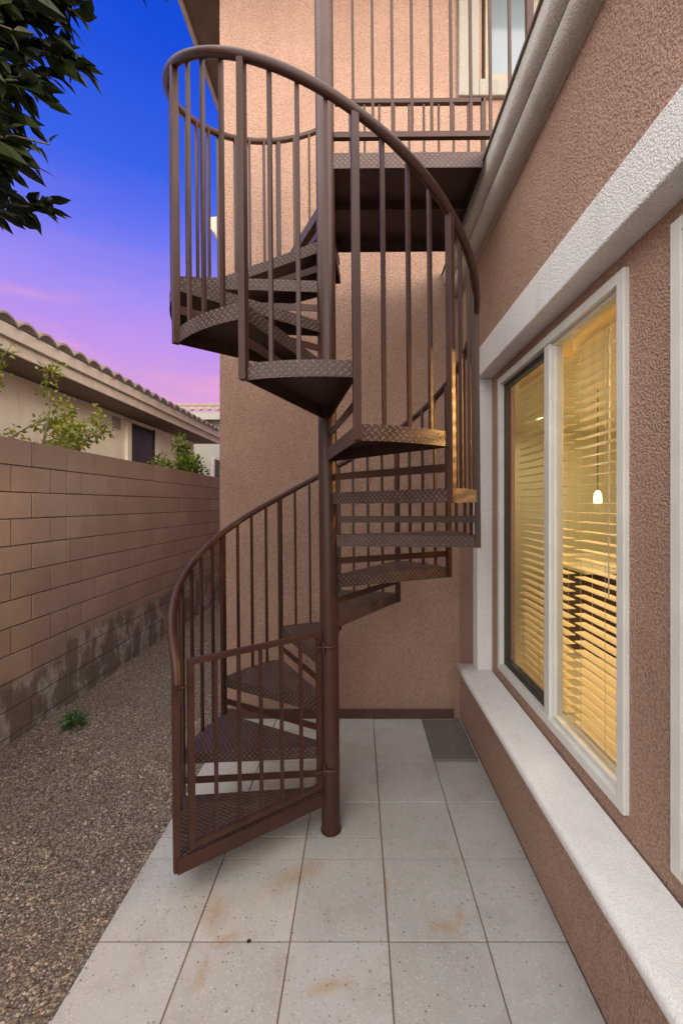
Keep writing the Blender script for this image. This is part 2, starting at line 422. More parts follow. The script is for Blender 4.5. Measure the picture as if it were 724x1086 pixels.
def leaf_pts(L, W, fold=.25, bend=.15):
    return [(0,0,0), (L*.3, W*.5, W*fold), (L*.62, W*.42, W*fold - L*bend*.4), (L, 0, -L*bend), (L*.62, -W*.42, W*fold - L*bend*.4), (L*.3, -W*.5, W*fold), (L*.35, 0, 0), (L*.65, 0, -L*bend*.4)]
LF = [(0,6,1), (6,7,2,1), (7,3,2), (0,5,6), (5,4,7,6), (4,3,7)]
def add_leaf(g, p, d, L, W, roll=0, fold=.25, bend=.15):
    d = Vector(d).normalized(); up = Vector((0,0,1))
    if abs(d.dot(up)) > .95: up = Vector((1,0,0))
    r = up.cross(d).normalized(); u = d.cross(r)
    M3 = Matrix((d, r, u)).transposed() @ Matrix.Rotation(roll, 3, 'X')
    g.poly([Vector(p) + M3 @ Vector(q) for q in leaf_pts(L, W, fold, bend)], LF)

g = MB()
for k in range(150):
    if k < 95: x = rnd.gauss(-2.42, .09); y = rnd.gauss(3.15, .22)
    else: x = rnd.uniform(-2.5, -1.15); y = rnd.uniform(1.2, 4)
    if x < -2.58: x = -2.56
    a = rnd.uniform(0, 6.28)
    add_leaf(g, (x, y, gz(x, y) + .012), (math.cos(a), math.sin(a), rnd.uniform(-.1, .3)), rnd.uniform(.012, .028), rnd.uniform(.006, .012), rnd.uniform(-.8, .8))
tag(g.build('fallen_leaves', M['litter']), 'dry reddish fallen leaves scattered on the gravel near the block wall', 'leaves', kind='stuff')

# weed
w = empty('weed', (-2.30, 3.42, gz(-2.30, 3.42)), label='small green weed growing in the gravel at the foot of the block wall', cat='plant')
g = MB()
for k in range(11):
    a = rnd.uniform(0, 6.28); e = rnd.uniform(.02, .06); top = (e*math.cos(a), e*math.sin(a), rnd.uniform(.03, .085))
    g.tube([(0,0,0), (top[0]*.5, top[1]*.5, top[2]*.7), top], .0012, 5)
g.build('stem', M['leaf_weed'], w)
g = MB()
for k in range(120):
    a = rnd.uniform(0, 6.28); e = rnd.uniform(.005, .055); p = (e*math.cos(a), e*math.sin(a), rnd.uniform(.015, .095) * (1 - e*6))
    add_leaf(g, p, (math.cos(a), math.sin(a), rnd.uniform(-.2, .6)), rnd.uniform(.02, .036), rnd.uniform(.011, .018), rnd.uniform(-.6, .6))
g.build('foliage', M['leaf_weed'], w)

w.scale = (1.35, 1.35, 1.5)
# mat in the corner
g = MB(); g.box((.525, 2.95, .004), (.83, 3.50, .021))
o = g.build('doormat', M['mat'], bevel=.004); tag(o, 'dark grey ribbed mat lying on the pavers in the corner of the two stucco walls', 'mat')

g = MB(); g.tube([(0,0,-.01),(0,0,.0015),(0,0,.004)], [.0085,.0085,.006], 14); o = g.build('joint_cap', M['cord']); o.location = (-.451, 1.741, 0)
tag(o, 'small round dark cap sitting in a joint between two front pavers', 'cap')
# ------------------------------------------------------------------ block wall
bw = empty('block_wall', (-2.6, 3, 0), label='tall pinkish concrete block wall with stained lower courses along the gravel', cat='wall')
def world_child(mb, name, mat, parent, **k):
    o = mb.build(name, mat, parent, **k); o.matrix_parent_inverse = Matrix.Translation(-Vector(parent.location)); return o
CH = .2032; ZT = 2.30; JT = .0045
g = MB()
nrow = 12
for r in range(nrow):
    z1 = ZT - CH*r; z0 = z1 - CH
    y = 3.777 - .406*30 + (.203 if r % 2 else 0)
    while y < 15:
        yy0, yy1 = y, y + .406
        cuts = [(yy0, yy1)]
        if yy0 < 3.777 - .01 < yy1 - .02: cuts = [(yy0, 3.777), (3.777, yy1)]
        for a, b in cuts:
            if b < -3 or a > 14.5: continue
            dx = rnd.uniform(-.0012, .0012)
            jj = .006 if (abs(a - 3.777) < .01 and r > 8) else JT
            g.box((-2.8, a + (jj if r > 8 else JT), z0 + JT), (-2.6 + dx, b - JT, z1 - (JT if r else 0)))
        y += .406
world_child(g, 'block_courses', M['block'], bw, bevel=.0035)
g = MB(); g.box((-2.79, -3, -.2), (-2.6045, 14.5, ZT - .01)); world_child(g, 'mortar_joints', M['mortar'], bw)

# ------------------------------------------------------------------ house
house = empty('stucco_house', (0, 3.6, 0), label='salmon stucco house with white window surrounds and beige cornice around the patio', cat='house')
def hp(mb, name, mat, parent=house, **k):
    o = mb.build(name, mat, parent, **k)
    o.matrix_parent_inverse = Matrix.Translation(-Vector(house.location)) if parent is house else Matrix.Identity(4)
    return o
ZW = 6.28
g = MB()
g.box((-1.16, YB, .094), (.96, YB + .2, 3.70))
g.box((-1.16, YB, 3.70), (1.03, YB + .2, ZW)); g.box((1.03, YB, 3.70), (1.9, YB + .2, 5.32)); g.box((1.9, YB, 3.70), (4.2, YB + .2, ZW))
g.box((-1.16, YB + .2, .094), (-.96, 14, ZW))
g.box((.80, YB - .012, .0), (XR + .01, YB, .62))
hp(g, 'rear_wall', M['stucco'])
g = MB(); g.box((-1.148, YB + .012, -.1), (.86, YB + .19, .091)); hp(g, 'foundation', M['foundation'])
# weep screed
g = MB(); g.box((-1.165, YB - .006, .088), (.84, YB + .004, .097)); hp(g, 'weep_screed', M['soffit'])
# side wall
XN = .925; XI = 1.02; ZS = .65; ZH = 2.675; Y0 = -9
w1 = (1.445, 2.76, .734, 2.614); w2 = (-.20, 1.23, .734, 2.614)
g = MB()
g.box((XR, Y0, .035), (XI, YB, .605))
g.box((XR, 2.945, .605), (XI, YB, 2.70))
g.box((XR, Y0, 2.70), (XI, YB, 3.70))
for a, b in ((Y0, w2[0]), (w2[1], w1[0]), (w1[1], 2.944)): g.box((XN, a, .605), (XI, b, 2.70))
for ww in (w1, w2):
    g.box((XN, ww[0], .605), (XI, ww[1], ww[2])); g.box((XN, ww[0], ww[3]), (XI, ww[1], 2.70))
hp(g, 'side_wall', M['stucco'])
g = MB(); g.box((XR + .012, Y0, -.1), (XI, YB, .035)); hp(g, 'side_footing', M['foundation'])
# sill: slightly sloping top, rounded nose
prof = [(XN - .01, .657), (.76, .651), (.728, .649), (.716, .642), (.712, .63), (.715, .604), (.726, .592), (.76, .588), (XN - .01, .588)]
g = MB(); N = 60
rows = []
for j in range(N + 1):
    y = Y0 + (3.06 - Y0)*j/N; rows.append([(x + .0015*noise.noise(Vector((y*4, i, 0))), y, z + .0012*noise.noise(Vector((y*5, i, 7)))) for i, (x, z) in enumerate(prof)])
g.grid(rows); g.face(rows[-1]); hp(g, 'window_sill', M['sill'], recalc=True)
g = MB(); g.box((.822, Y0, ZH), (XN + .02, 2.955, 2.872)); hp(g, 'window_head', M['stucco_trim'], bevel=.008)
g = MB(); g.box((.8235, 2.93, .64), (XN + .02, 3.045, ZH - .001)); hp(g, 'window_jamb', M['stucco_trim'], bevel=.007)
# cornice
def arc(cx, cz, r, a0, a1, n=9): return [(cx + r*math.cos(R(a0 + (a1-a0)*k/n)), cz + r*math.sin(R(a0 + (a1-a0)*k/n))) for k in range(n + 1)]
prof = [(XR + .005, 3.535)] + arc(.805, 3.592, .052, -50, -205) + arc(.752, 3.662, .047, -70, -190) + [(.703, 3.70), (.703, 3.722), (.86, 3.722)]
g = MB(); rows = []
NC = 80
for j in range(NC + 1):
    y = Y0 + (YB - .002 - Y0)*j/NC; rows.append([(x, y, z) for x, z in prof])
g.grid(rows); g.face(rows[-1]); hp(g, 'cornice', M['cornice'], recalc=True)
g = MB(); g.box((.692, Y0, 3.7225), (4.2, YB - .002, 3.735)); hp(g, 'deck_edge_flashing', M['gutter'])
g = MB(); g.box((XI, Y0, 3.55), (4.2, YB, 3.72)); hp(g, 'roof_deck', M['foundation'])
# eave high on the left of the rear volume
g = MB(); g.box((-1.56, YB - .35, 6.30), (4.3, 14, 6.42)); g.box((-1.60, YB - .35, 6.44), (4.3, 14, 6.50)); hp(g, 'roof', M['soffit'])
g = MB(); g.box((-1.60, YB - .38, 6.27), (-1.562, 14, 6.438)); g.box((-1.56, YB - .38, 6.27), (4.3, YB - .352, 6.438)); hp(g, 'fascia', M['fascia'])
g = MB(); g.box((-1.63, YB - .41, 6.40), (-1.602, 14, 6.50)); hp(g, 'roof_gutter', M['gutter'])
# belly band on the left flank of the rear volume
prof = [(-1.15, 4.02), (-1.20, 4.05), (-1.225, 4.12), (-1.27, 4.17), (-1.28, 4.26), (-1.15, 4.27)]
g = MB(); rows = [[(x, y, z) for x, z in prof] for y in (YB + .08, 14)]
g.grid(rows, smooth=False); g.face(list(reversed(rows[0]))); hp(g, 'belly_band', M['fascia'], recalc=True)

# upper window in rear wall
uw = MB()
uw.box((.83, YB - .04, 5.19), (1.0, YB + .02, ZW)); uw.box((1.0, YB - .04, 5.19), (2.1, YB + .02, 5.33))
o = hp(uw, 'upper_window_trim', M['dull_trim'], bevel=.01)
uwf = MB()
uwf.box((1.055, YB - .02, 5.335), (1.10, YB + .06, ZW)); uwf.box((1.10, YB - .02, 5.335), (1.9, YB + .06, 5.385))
uwf.box((1.46, YB - .01, 5.385), (1.50, YB + .055, ZW))
uwo = hp(uwf, 'upper_window', M['beige_frame'], bevel=.003)
g = MB(); g.box((1.10, YB + .03, 5.386), (1.9, YB + .04, ZW - .01)); p_ = g.build('window_pane', M['pale_glass'], uwo)

# windows of the side wall
def side_window(ww):
    ya, yb, za, zb = ww; xf = XN - .02; xb = XN + .05
    g = MB(); wd = .042
    g.box((xf, ya, za), (xb, ya + wd, zb)); g.box((xf, yb - wd, za), (xb, yb, zb))
    g.box((xf, ya + wd, za), (xb, yb - wd, za + wd)); g.box((xf, ya + wd, zb - wd), (xb, yb - wd, zb))
    ym = ya + (yb - ya)*.44
    g.box((xf + .006, ym, za + wd), (xb, ym + .055, zb - wd))
    # stepped inner stop
    g.box((xf + .022, ya + wd, za + wd), (xb - .002, ya + wd + .014, zb - wd)); g.box((xf + .022, ym - .014, za + wd), (xb - .002, ym, zb - wd))
    g.box((xf + .022, ya + wd + .014, za + wd), (xb - .002, ym - .014, za + wd + .02)); g.box((xf + .022, ya + wd + .014, zb - wd - .014), (xb - .002, ym - .014, zb - wd))
    f = hp(g, 'window', M['vinyl'], bevel=.003)
    s = MB(); y2, y3 = ym + .055, yb - wd; q = .03
    s.box((xf + .03, y2, za + wd), (xb - .004, y2 + q, zb - wd)); s.box((xf + .03, y3 - q, za + wd), (xb - .004, y3, zb - wd))
    s.box((xf + .03, y2 + q, za + wd), (xb - .004, y3 - q, za + wd + q*1.4)); s.box((xf + .03, y2 + q, zb - wd - q), (xb - .004, y3 - q, zb - wd))
    s.build('sash', M['dark_sash'], f, bevel=.002)
    p = MB(); p.box((xf + .036, ya + wd + .01, za + wd + .01), (xf + .040, ym - .006, zb - wd - .01)); p.build('pane', M['glass'], f)
    p = MB(); p.box((xf + .046, y2 + q - .006, za + wd + .01), (xf + .050, y3 - q + .006, zb - wd - .01)); p.build('pane', M['glass'], f)
    p = MB(); p.face([(xf + .027, y2 + .006, za + wd + .006), (xf + .027, y2 + .006, zb - wd - .006), (xf + .027, y3 - .006, zb - wd - .006), (xf + .027, y3 - .006, za + wd + .006)]); p.build('insect_screen', M['screen'], f)
    return ya + wd, ym, y2, y3
yy = side_window(w1); yz = side_window(w2)

def blind(ya, yb, label, ztop=2.55, zbot=.755, tilt=-0.04):
    root = empty('window_blind', (XI - .005, (ya + yb)/2, ztop), label=label, cat='window blind', group='cream blinds behind the patio windows')
    inv = Matrix.Translation(-Vector(root.location))
    def ch(mb, n, m, **k): o = mb.build(n, m, root, **k); o.matrix_parent_inverse = inv; return o
    xc = XI + .03
    g = MB(); g.box((xc - .028, ya + .01, ztop - .02), (xc + .028, yb - .01, ztop + .035)); ch(g, 'head_rail', M['slat'])
    g = MB(); z = ztop - .05; n = 0
    while z > zbot + .03:
        wob = rnd.uniform(-.02, .02); M4 = Matrix.Translation((xc, 0, z)) @ Matrix.Rotation(tilt + wob, 4, 'Y')
        g.box((-.0245, ya + .015, -.0014), (.0245, yb - .015, .0014), M4); z -= .0435
    ch(g, 'slats', M['slat'])
    g = MB(); g.box((xc - .026, ya + .014, zbot), (xc + .026, yb - .014, zbot + .014)); ch(g, 'bottom_rail', M['slat'])
    for f in (.14, .5, .86):
        y = ya + (yb - ya)*f
        g = MB()
        for dx in (-.0265, .0265): g.tube([(xc + dx, y, zbot + .01), (xc + dx, y, ztop - .02)], .0011, 5)
        ch(g, 'ladder_cord', M['slat'])
    return root
b1 = blind(yy[0], yy[1], 'cream slatted blind behind the wide pane of the lit window')
b2 = blind(yy[2], yy[3], 'narrower cream slatted blind behind the dark framed far sash of the lit window')
b3 = blind(yz[0], yz[1], 'cream slatted blind in the window at the right edge', )
g = MB(); g.tube([(XI + .0, 1.72, 2.52), (XI + .0, 1.725, 1.42)], .003, 6); o = g.build('tilt_wand', M['white_plastic'], b1); o.matrix_parent_inverse = Matrix.Translation(-Vector(b1.location))

# ------------------------------------------------------------------ room behind the window
g = MB()
x0, x1, y0, y1 = XI, 5.2, Y0, 7.0
g.face([(x1,y0,0),(x1,y1,0),(x1,y1,3.0),(x1,y0,3.0)]); g.face([(x0,y1,0),(x1,y1,0),(x1,y1,3.0),(x0,y1,3.0)]); g.face([(x0,y0,0),(x1,y0,0),(x1,y0,3.0),(x0,y0,3.0)])
g.face([(x0,YB+.2,0),(x0,y1,0),(x0,y1,3.0),(x0,YB+.2,3.0)])
g.face([(x0,y0,3.0),(x1,y0,3.0),(x1,y1,3.0),(x0,y1,3.0)])
hp(g, 'room_walls', M['room_wall'])
g = MB(); g.box((x0, y0, .0), (x1, y1, .02)); hp(g, 'room_floor', M['room_floor'])
isl = empty('kitchen_island', (3.2, 5.4, .02), label='dark wood kitchen island with pale counter seen through the blinds', cat='kitchen island')
g = MB(); g.box((-.55, -.5, 0), (1.2, .45, .98)); g.build('cabinet', M['cabinet'], isl, bevel=.005)
g = MB(); g.box((-.62, -.58, .98), (1.28, .52, 1.02)); g.box((-.62, .25, 1.02), (1.28, .52, 1.10)); g.build('countertop', M['counter'], isl, bevel=.006)
g = MB(); g.tube([(.1,0,1.02),(.1,0,1.32),(.13,0,1.38),(.2,0,1.40),(.27,0,1.38),(.29,0,1.30)], .012, 8); g.build('faucet', M['grey_metal'], isl)
def pendant(x, y, z, label):
    r = empty('pendant_lamp', (x, y, z), label=label, cat='lamp', group='lit pendant lamps over the kitchen island')
    g = MB(); g.tube([(0,0,.08),(0,0,2.99 - z)], .004, 6); g.build('cord', M['cord'], r)
    g = MB(); g.tube([(0,0,-.06),(0,0,-.02),(0,0,.04),(0,0,.07)], [.036, .038, .034, .015], 16); g.build('lamp_shade', M['lampshade'], r)
    l = bpy.data.lights.new('pendant_bulb', 'POINT'); l.energy = 14; l.color = (1, .78, .44); l.shadow_soft_size = .06
    lo = bpy.data.objects.new('bulb', l); lo.location = (0, 0, -.12); lo.parent = r; col.objects.link(lo)
pendant(2.46, 4.35, 1.87, 'small lit pendant lamp seen through the middle of the wide pane')
pendant(3.1, 4.35, 1.86, 'second lit pendant lamp deeper in the kitchen to the right')
# recessed ceiling lamps of the lit room
def ceil(x, y, e, aim=None):
    r = empty('ceiling_lamp', (x, y, 2.995), label='round recessed ceiling lamp inside the lit room', cat='lamp', group='recessed ceiling lamps in the lit room')
    g = MB(); g.tube([(0,0,-.015),(0,0,.0)], .09, 20); g.build('lens', M['lampshade'], r)
    l = bpy.data.lights.new('ceiling_bulb', 'AREA'); l.shape = 'DISK'; l.size = .5; l.energy = e; l.color = (1, .80, .46)
    lo = bpy.data.objects.new('bulb', l); lo.location = (0, 0, -.03); lo.parent = r; col.objects.link(lo)
    if aim:
        l.spread = R(70); l.size = .25; l.color = (1, .48, .13)
        lo.rotation_euler = (Vector((x, y, 2.97)) - Vector(aim)).to_track_quat('Z', 'Y').to_euler()
ceil(4.0, 2.1, 85, (.6, 1.9, 2.0)); ceil(2.0, 2.9, 34); ceil(2.6, 5.9, 26); ceil(2.3, 0.0, 12)

# white box on the side wall behind the railing
bx = MB(); bx.box((XR - .03, 3.10, 2.68), (XR, 3.16, 2.85)); tag(bx.build('wall_box', M['white_plastic'], bevel=.004), 'small white plastic box fixed to the stucco wall behind the railing', 'wall box')

# ------------------------------------------------------------------ spiral staircase
XC, YC, RR, A1, D, RI, HR = -.152, 2.3389, .7935, 3.795, .5714, .2331, .918
st = empty('spiral_staircase', (XC, YC, 0), label='brown steel spiral staircase with diamond plate treads and round handrail', cat='staircase')
st.rotation_euler = (0, -.0088, 0)
PR = .051
def pol(a, r, z=0): return Vector((r*math.cos(a), r*math.sin(a), z))
LEADS = [215.6, 184, 152.2, 119.8, 88.5, 56.3, 23.5, -11, -45.5, -78, -108.8, -140.4, -174.5, -208, -241, -273.6, -305]
def lead(n):
    i = min(int(n) - 1, 15); f = n - 1 - i
    return R(LEADS[i] + (LEADS[i+1] - LEADS[i])*f)
# pole
g = MB(); nn = 40
rows = [[pol(2*math.pi*k/nn, r, z) for k in range(nn)] for r, z in ((PR, .0), (PR, 5.05), (PR - .004, 5.06))]
g.grid(rows, closed=True); g.face(rows[-1]); g.build('center_pole', M['brown'], st)
g = MB(); g.tube([(0,0,.001),(0,0,.010)], .056, 40); g.build('pole_base', M['brown'], st)
LIP = .062
def tread(n):
    a0 = lead(n); a1 = lead(n+1); zt = n*RI; zb = zt - LIP; th = .004; K = 14
    Ro = RR; Ri = PR - .004; wi = .028   # inner ends are a little apart
    e0 = pol(a0, 1); e1 = pol(a1, 1)
    arcp = [pol(a0 + (a1 - a0)*k/K, Ro) for k in range(K + 1)]
    i0 = pol(a0, Ri) + pol(a0 + math.pi/2, .012); i1 = pol(a1, Ri) - pol(a1 + math.pi/2, .012)
    g = MB()
    def z(p, h): return (p[0], p[1], h)
    top = [z(i0, zt)] + [z(p, zt) for p in arcp] + [z(i1, zt)]
    ta = (a0 + a1)/2; tu = pol(ta, 1); tv = pol(ta + math.pi/2, 1)
    uvt = lambda p: (p[0]*tu.x + p[1]*tu.y, p[0]*tv.x + p[1]*tv.y)
    g.face(list(reversed(top)), [uvt(p) for p in reversed(top)])
    bot = [(p[0], p[1], zt - th) for p in top]
    g.face(bot, [(0, 0)]*len(bot))
    def lip(pts, inward):
        L = 0; acc = [0]
        for a, b in zip(pts, pts[1:]): L += (Vector(a) - Vector(b)).length; acc.append(L)
        for k in range(len(pts) - 1):
            a, b = pts[k], pts[k+1]
            g.face([z(a, zb), z(b, zb), z(b, zt), z(a, zt)], [(acc[k], 0), (acc[k+1], 0), (acc[k+1], LIP), (acc[k], LIP)])
            ai, bi = a + inward(a), b + inward(b)
            g.face([z(ai, zt - th), z(bi, zt - th), z(bi, zb), z(ai, zb)], [(0, 0)]*4)
            g.face([z(a, zb), z(ai, zb), z(bi, zb), z(b, zb)], [(0, 0)]*4)
    lip(arcp, lambda p: -p.normalized()*th)
    n0 = pol(a0 - math.pi/2, th); lip([i0, arcp[0]], lambda p: n0)
    n1 = pol(a1 + math.pi/2, th); lip([arcp[-1], i1], lambda p: n1)
    g.build('tread', M['tread'], st, recalc=False)
for n in range(1, 16): tread(n)
g = MB(); a_ = lead(1); o_ = pol(a_ + math.pi/2, .0045)
g.bar(pol(a_, PR, RI - LIP/2 - .004) + o_*3.6, pol(a_, RR + .006, RI - LIP/2 - .004) + o_, .009, LIP + .006); g.build('front_angle', M['brown'], st, bevel=.0015)
# riser bars beneath each leading edge
def railz(n): return n*RI + HR
for n in range(1, 17):
    a = lead(n); zc = n*RI - LIP - (RI - LIP)/2
    if n > 1:
        g = MB(); off = pol(a + math.pi/2, .006)
        g.bar(pol(a, PR - .01, zc) + off, pol(a, RR - .012, zc) + off, .006, .036)
        g.build('riser_bar', M['brown'], st)
# posts and balusters
HRR = .0195
def sqbar(a, r, z0, z1, w):
    g = MB(); M4 = Matrix.Translation(pol(a, r)) @ Matrix.Rotation(a, 4, 'Z')
    g.box((-w/2, -w/2, z0), (w/2, w/2, z1), M4); return g
for n in range(1, 16):
    a = lead(n); zr = railz(n) if n > 1 else 1.10
    z0 = (n-1)*RI - LIP if n > 1 else n*RI - LIP
    sqbar(a - (.0 if n > 1 else .012), RR + .004, z0 - (.0 if n > 1 else .0), zr - .008, .029).build('baluster_post', M['brown'], st, bevel=.002)
    if n <= 15:
        for k in ((1, 2, 3) if n < 15 else (1, 2)):
            f = k/4; ak = lead(n + f); zk = railz(n + f) if n + f > 1.6 else railz(n+f) - .0
            if n == 1: zk = 1.10 + (railz(2) - 1.10)*(f**.8)
            sqbar(ak, RR - .012, n*RI - .002, zk - .004, .0155).build('baluster', M['brown'], st, bevel=.001)
# handrail
pts = []
K = 16
for i in range(0, int(14.7*K) + 1):
    n = 1 + i/K; z = railz(n)
    if n < 2: f = n - 1; z = 1.10 + (railz(2) - 1.10)*(f**.8)
    pts.append(pol(lead(n), RR + .004, z + .004))
start = pts[0]; tg = (pts[0] - pts[1]).normalized()
pts = [start + tg*.05 + Vector((0,0,-.05)), start + tg*.03 + Vector((0,0,-.022))] + pts
g = MB(); g.tube(pts, HRR, 16); g.build('handrail', M['brown'], st)

# landing
LX, LY0, LY1 = .865, -.02, .755; ZL = 16*RI
g = MB(); th = .005
def q(pts, uv): g.face(pts, uv)
x0, x1 = -.02, LX
q([(x0,LY0,ZL),(x1,LY0,ZL),(x1,LY1,ZL),(x0,LY1,ZL)], [(x0,LY0),(x1,LY0),(x1,LY1),(x0,LY1)])
q([(x0,LY1,ZL-th),(x1,LY1,ZL-th),(x1,LY0,ZL-th),(x0,LY0,ZL-th)], [(0,0)]*4)
HL = .085
for (a, b, nrm) in (((x0,LY0),(x1,LY0),(0,1)), ((x1,LY0),(x1,LY1),(-1,0)), ((x1,LY1),(x0,LY1),(0,-1)), ((x0,LY1),(x0,LY0),(1,0))):
    L = math.dist(a, b)
    q([(a[0],a[1],ZL-HL),(b[0],b[1],ZL-HL),(b[0],b[1],ZL),(a[0],a[1],ZL)], [(0,.003),(L,.003),(L,HL+.003),(0,HL+.003)])
    ai = (a[0]+nrm[0]*th, a[1]+nrm[1]*th); bi = (b[0]+nrm[0]*th, b[1]+nrm[1]*th)
    q([(bi[0],bi[1],ZL-HL),(ai[0],ai[1],ZL-HL),(ai[0],ai[1],ZL-th),(bi[0],bi[1],ZL-th)], [(0,0)]*4)
    q([(a[0],a[1],ZL-HL),(ai[0],ai[1],ZL-HL),(bi[0],bi[1],ZL-HL),(b[0],b[1],ZL-HL)], [(0,0)]*4)
g.build('landing', M['tread'], st)
g = MB(); g.bar((x0+.01,.37,ZL-.03),(x1-.01,.37,ZL-.03),.03,.045); g.build('landing_brace', M['brown'], st)
# landing guard rails, both running out over the roof deck
def guard(y, xa, xb, name, mid=None):
    r = MB(); zt = ZL + 1.0; zb = ZL + .10
    r.bar((xa, y, zt), (xb, y, zt), .032, .032)
    fr = r.build(name, M['brown'], st, bevel=.002)
    r = MB(); r.bar((xa, y, zb), (xb - .016, y, zb), .028, .032); r.build('bottom_rail', M['brown'], fr, bevel=.002)
    n = round((xb - xa)/.1095)
    for k in range(1, n):
        x = xa + (xb - xa)*k/n
        p = MB(); p.box((x - .0078, y - .0078, zb + .014), (x + .0078, y + .0078, zt - .014)); p.build('picket', M['brown'], fr)
    for x in (xb,):
        p = MB(); p.box((x - .016, y - .016, ZL - .02), (x + .016, y + .016, zt + .016)); p.build('post', M['brown'], fr)
guard(LY0 + .012, .05, 1.13, 'landing_guard')
guard(LY1 - .012, .02, 1.10, 'landing_guard')

# gate on the first step (thing's part with its own sub-parts)
ga = lead(1)
gd = pol(ga, 1); gn = pol(ga + math.pi/2, 1)
def gp(r, z, o=.0): return gd*r + gn*o + Vector((0,0,z))
GO = .0; r0, r1 = .068, .735; zb, zt = .265, 1.095
g = MB()
g.bar(gp(r0 - .015, zt, GO), gp(r1 + .014, zt, GO), .030, .026); g.bar(gp(r0, zb, GO), gp(r1, zb, GO), .026, .026)
g.bar(gp(r0, zb - .013, GO), gp(r0, zt - .013, GO), .028, .028, up=gn); g.bar(gp(r1, zb - .013, GO), gp(r1, zt - .013, GO), .028, .028, up=gn)
gate = g.build('gate', M['brown'], st, bevel=.002)
for k in range(1, 6):
    r = r0 + (r1 - r0)*k/6
    g = MB(); g.bar(gp(r, zb + .012, GO), gp(r, zt - .012, GO), .0155, .0155, up=gn); g.build('bar', M['brown'], gate)
for z in (.36, 1.03):
    g = MB(); g.tube([gp(.115, z, .024), gp(.07, z, .026), gp(.05, z, .035)], .006, 8); g.tube([gp(.055, z - .03, .03), gp(.055, z + .03, .03)], .009, 10)
    g.tube([gp(.055, z, .03), gp(.03, z, .058), gp(.0, z, .064)], .007, 8)
    g.build('hinge', M['brown'], gate)
g = MB(); g.tube([gp(r1 - .01, 1.0, .02), gp(r1 + .03, .995, .03), gp(RR + .0, 1.0, .03)], .005, 8); g.tube([gp(RR - .005, .985, .024), gp(RR - .005, .945, .03), gp(RR - .012, .935, .03)], .005, 8)
g.build('latch', M['brown'], gate)

# ------------------------------------------------------------------ neighbour house
nb = empty('neighbor_house', (-4.4, 8, 0), label='cream neighbouring house with tiled roof beyond the block wall', cat='house')
def npart(mb, name, mat, parent=None, **k):
    o = mb.build(name, mat, parent or nb, **k)
    if parent is None: o.matrix_parent_inverse = Matrix.Translation(-Vector(nb.location))
    return o
XE, XWL = -3.8, -4.4
g = MB(); g.box((-9, -2, -.2), (XWL, 11.3, 3.46)); npart(g, 'wall', M['cream_stucco'])
g = MB(); g.box((XWL - .2, -2.5, 3.47), (XE - .03, 11.55, 3.50)); npart(g, 'soffit', M['soffit'])
g = MB(); g.box((XE - .03, -2.5, 3.46), (XE, 11.6, 3.66)); g.box((XE - .012, -2.5, 3.60), (XE + .05, 11.6, 3.74)); g.box((-9, 11.56, 3.46), (XE - .031, 11.6, 3.70))
npart(g, 'fascia', M['fascia'], bevel=.006)
def tile_roof(x_e, z_e, ya, yb, ncourse, pitch, per=.30, amp=.066, flip=1):
    g = MB(); L = .36
    for c in range(ncourse):
        rows = []
        for s in (0, 1):
            up = (c + s*1.12)*L; x = x_e - up*math.cos(pitch); z = z_e + up*math.sin(pitch) - (.035 if s else 0) + .03
            row = []; n = int((yb - ya)/per*12)
            for k in range(n + 1):
                y = ya + (yb - ya)*k/n; row.append((x, y, z + amp*abs(math.sin(math.pi*(y - ya)/per))**.8*1.3 + .004*noise.noise(Vector((math.floor((y-ya)/per), c, 0)))))
            rows.append(row)
        low = [(p[0], p[1], p[2] - .028) for p in rows[0]]
        g.grid([low] + rows)
    return g
npart(tile_roof(XE + .10, 3.72, -2.6, 11.65, 10, R(20)), 'roof', M['rooftile'])
def nwin(ya, yb, za, zb):
    g = MB(); x = XWL
    g.box((x - .01, ya - .14, za), (x + .05, ya, zb)); g.box((x - .01, yb, za), (x + .05, yb + .14, zb)); g.box((x - .01, ya, zb - .0), (x + .05, yb, zb + .04))
    f = npart(g, 'window', M['cream_stucco'])
    g = MB(); g.box((x - .01, ya, za), (x + .025, ya + .04, zb)); g.box((x - .01, yb - .04, za), (x + .025, yb, zb)); g.build('frame', M['dark_sash'], f)
    g = MB(); g.box((x, ya + .04, za), (x + .01, yb - .04, zb - .02)); g.build('pane', M['dark_glass'], f)
nwin(8.12, 9.1, 1.2, 3.40); nwin(12.8, 13.6, 1.2, 3.2)
for ya, yb, za, zb in ((4.93, 5.1, 3.12, 3.26), (7.55, 7.78, 3.18, 3.38)):
    g = MB(); g.box((XWL, ya, za), (XWL + .03, yb, zb))
    for k in range(5): g.box((XWL + .03, ya + .02, za + .02 + k*(zb-za-.04)/5), (XWL + .038, yb - .02, za + .02 + (k+.5)*(zb-za-.04)/5))
    npart(g, 'wall_vent', M['grey_metal'])
# farther wing
fw = empty('distant_house', (-6, 16, 0), label='pale roofed house farther back behind the neighbouring roof', cat='house')
def fpart(mb, n, m): o = mb.build(n, m, fw); o.matrix_parent_inverse = Matrix.Translation(-Vector(fw.location)); return o
g = MB(); g.box((-12, 15, -.2), (-3.5, 22, 4.9)); fpart(g, 'wall', M['dull_trim'])
g = MB(); g.box((-12.3, 14.5, 4.72), (-3.0, 14.56, 4.96)); g.box((-12.3, 14.56, 4.8), (-3.0, 15, 4.85)); fpart(g, 'fascia', M['dull_trim'])
g = tile_roof(0, 0, -12.4, -2.9, 5, R(20))
g.v = [(y, 14.5 - x, z + 4.98) for (x, y, z) in g.v]
fpart(g, 'roof', M['rooftile'])

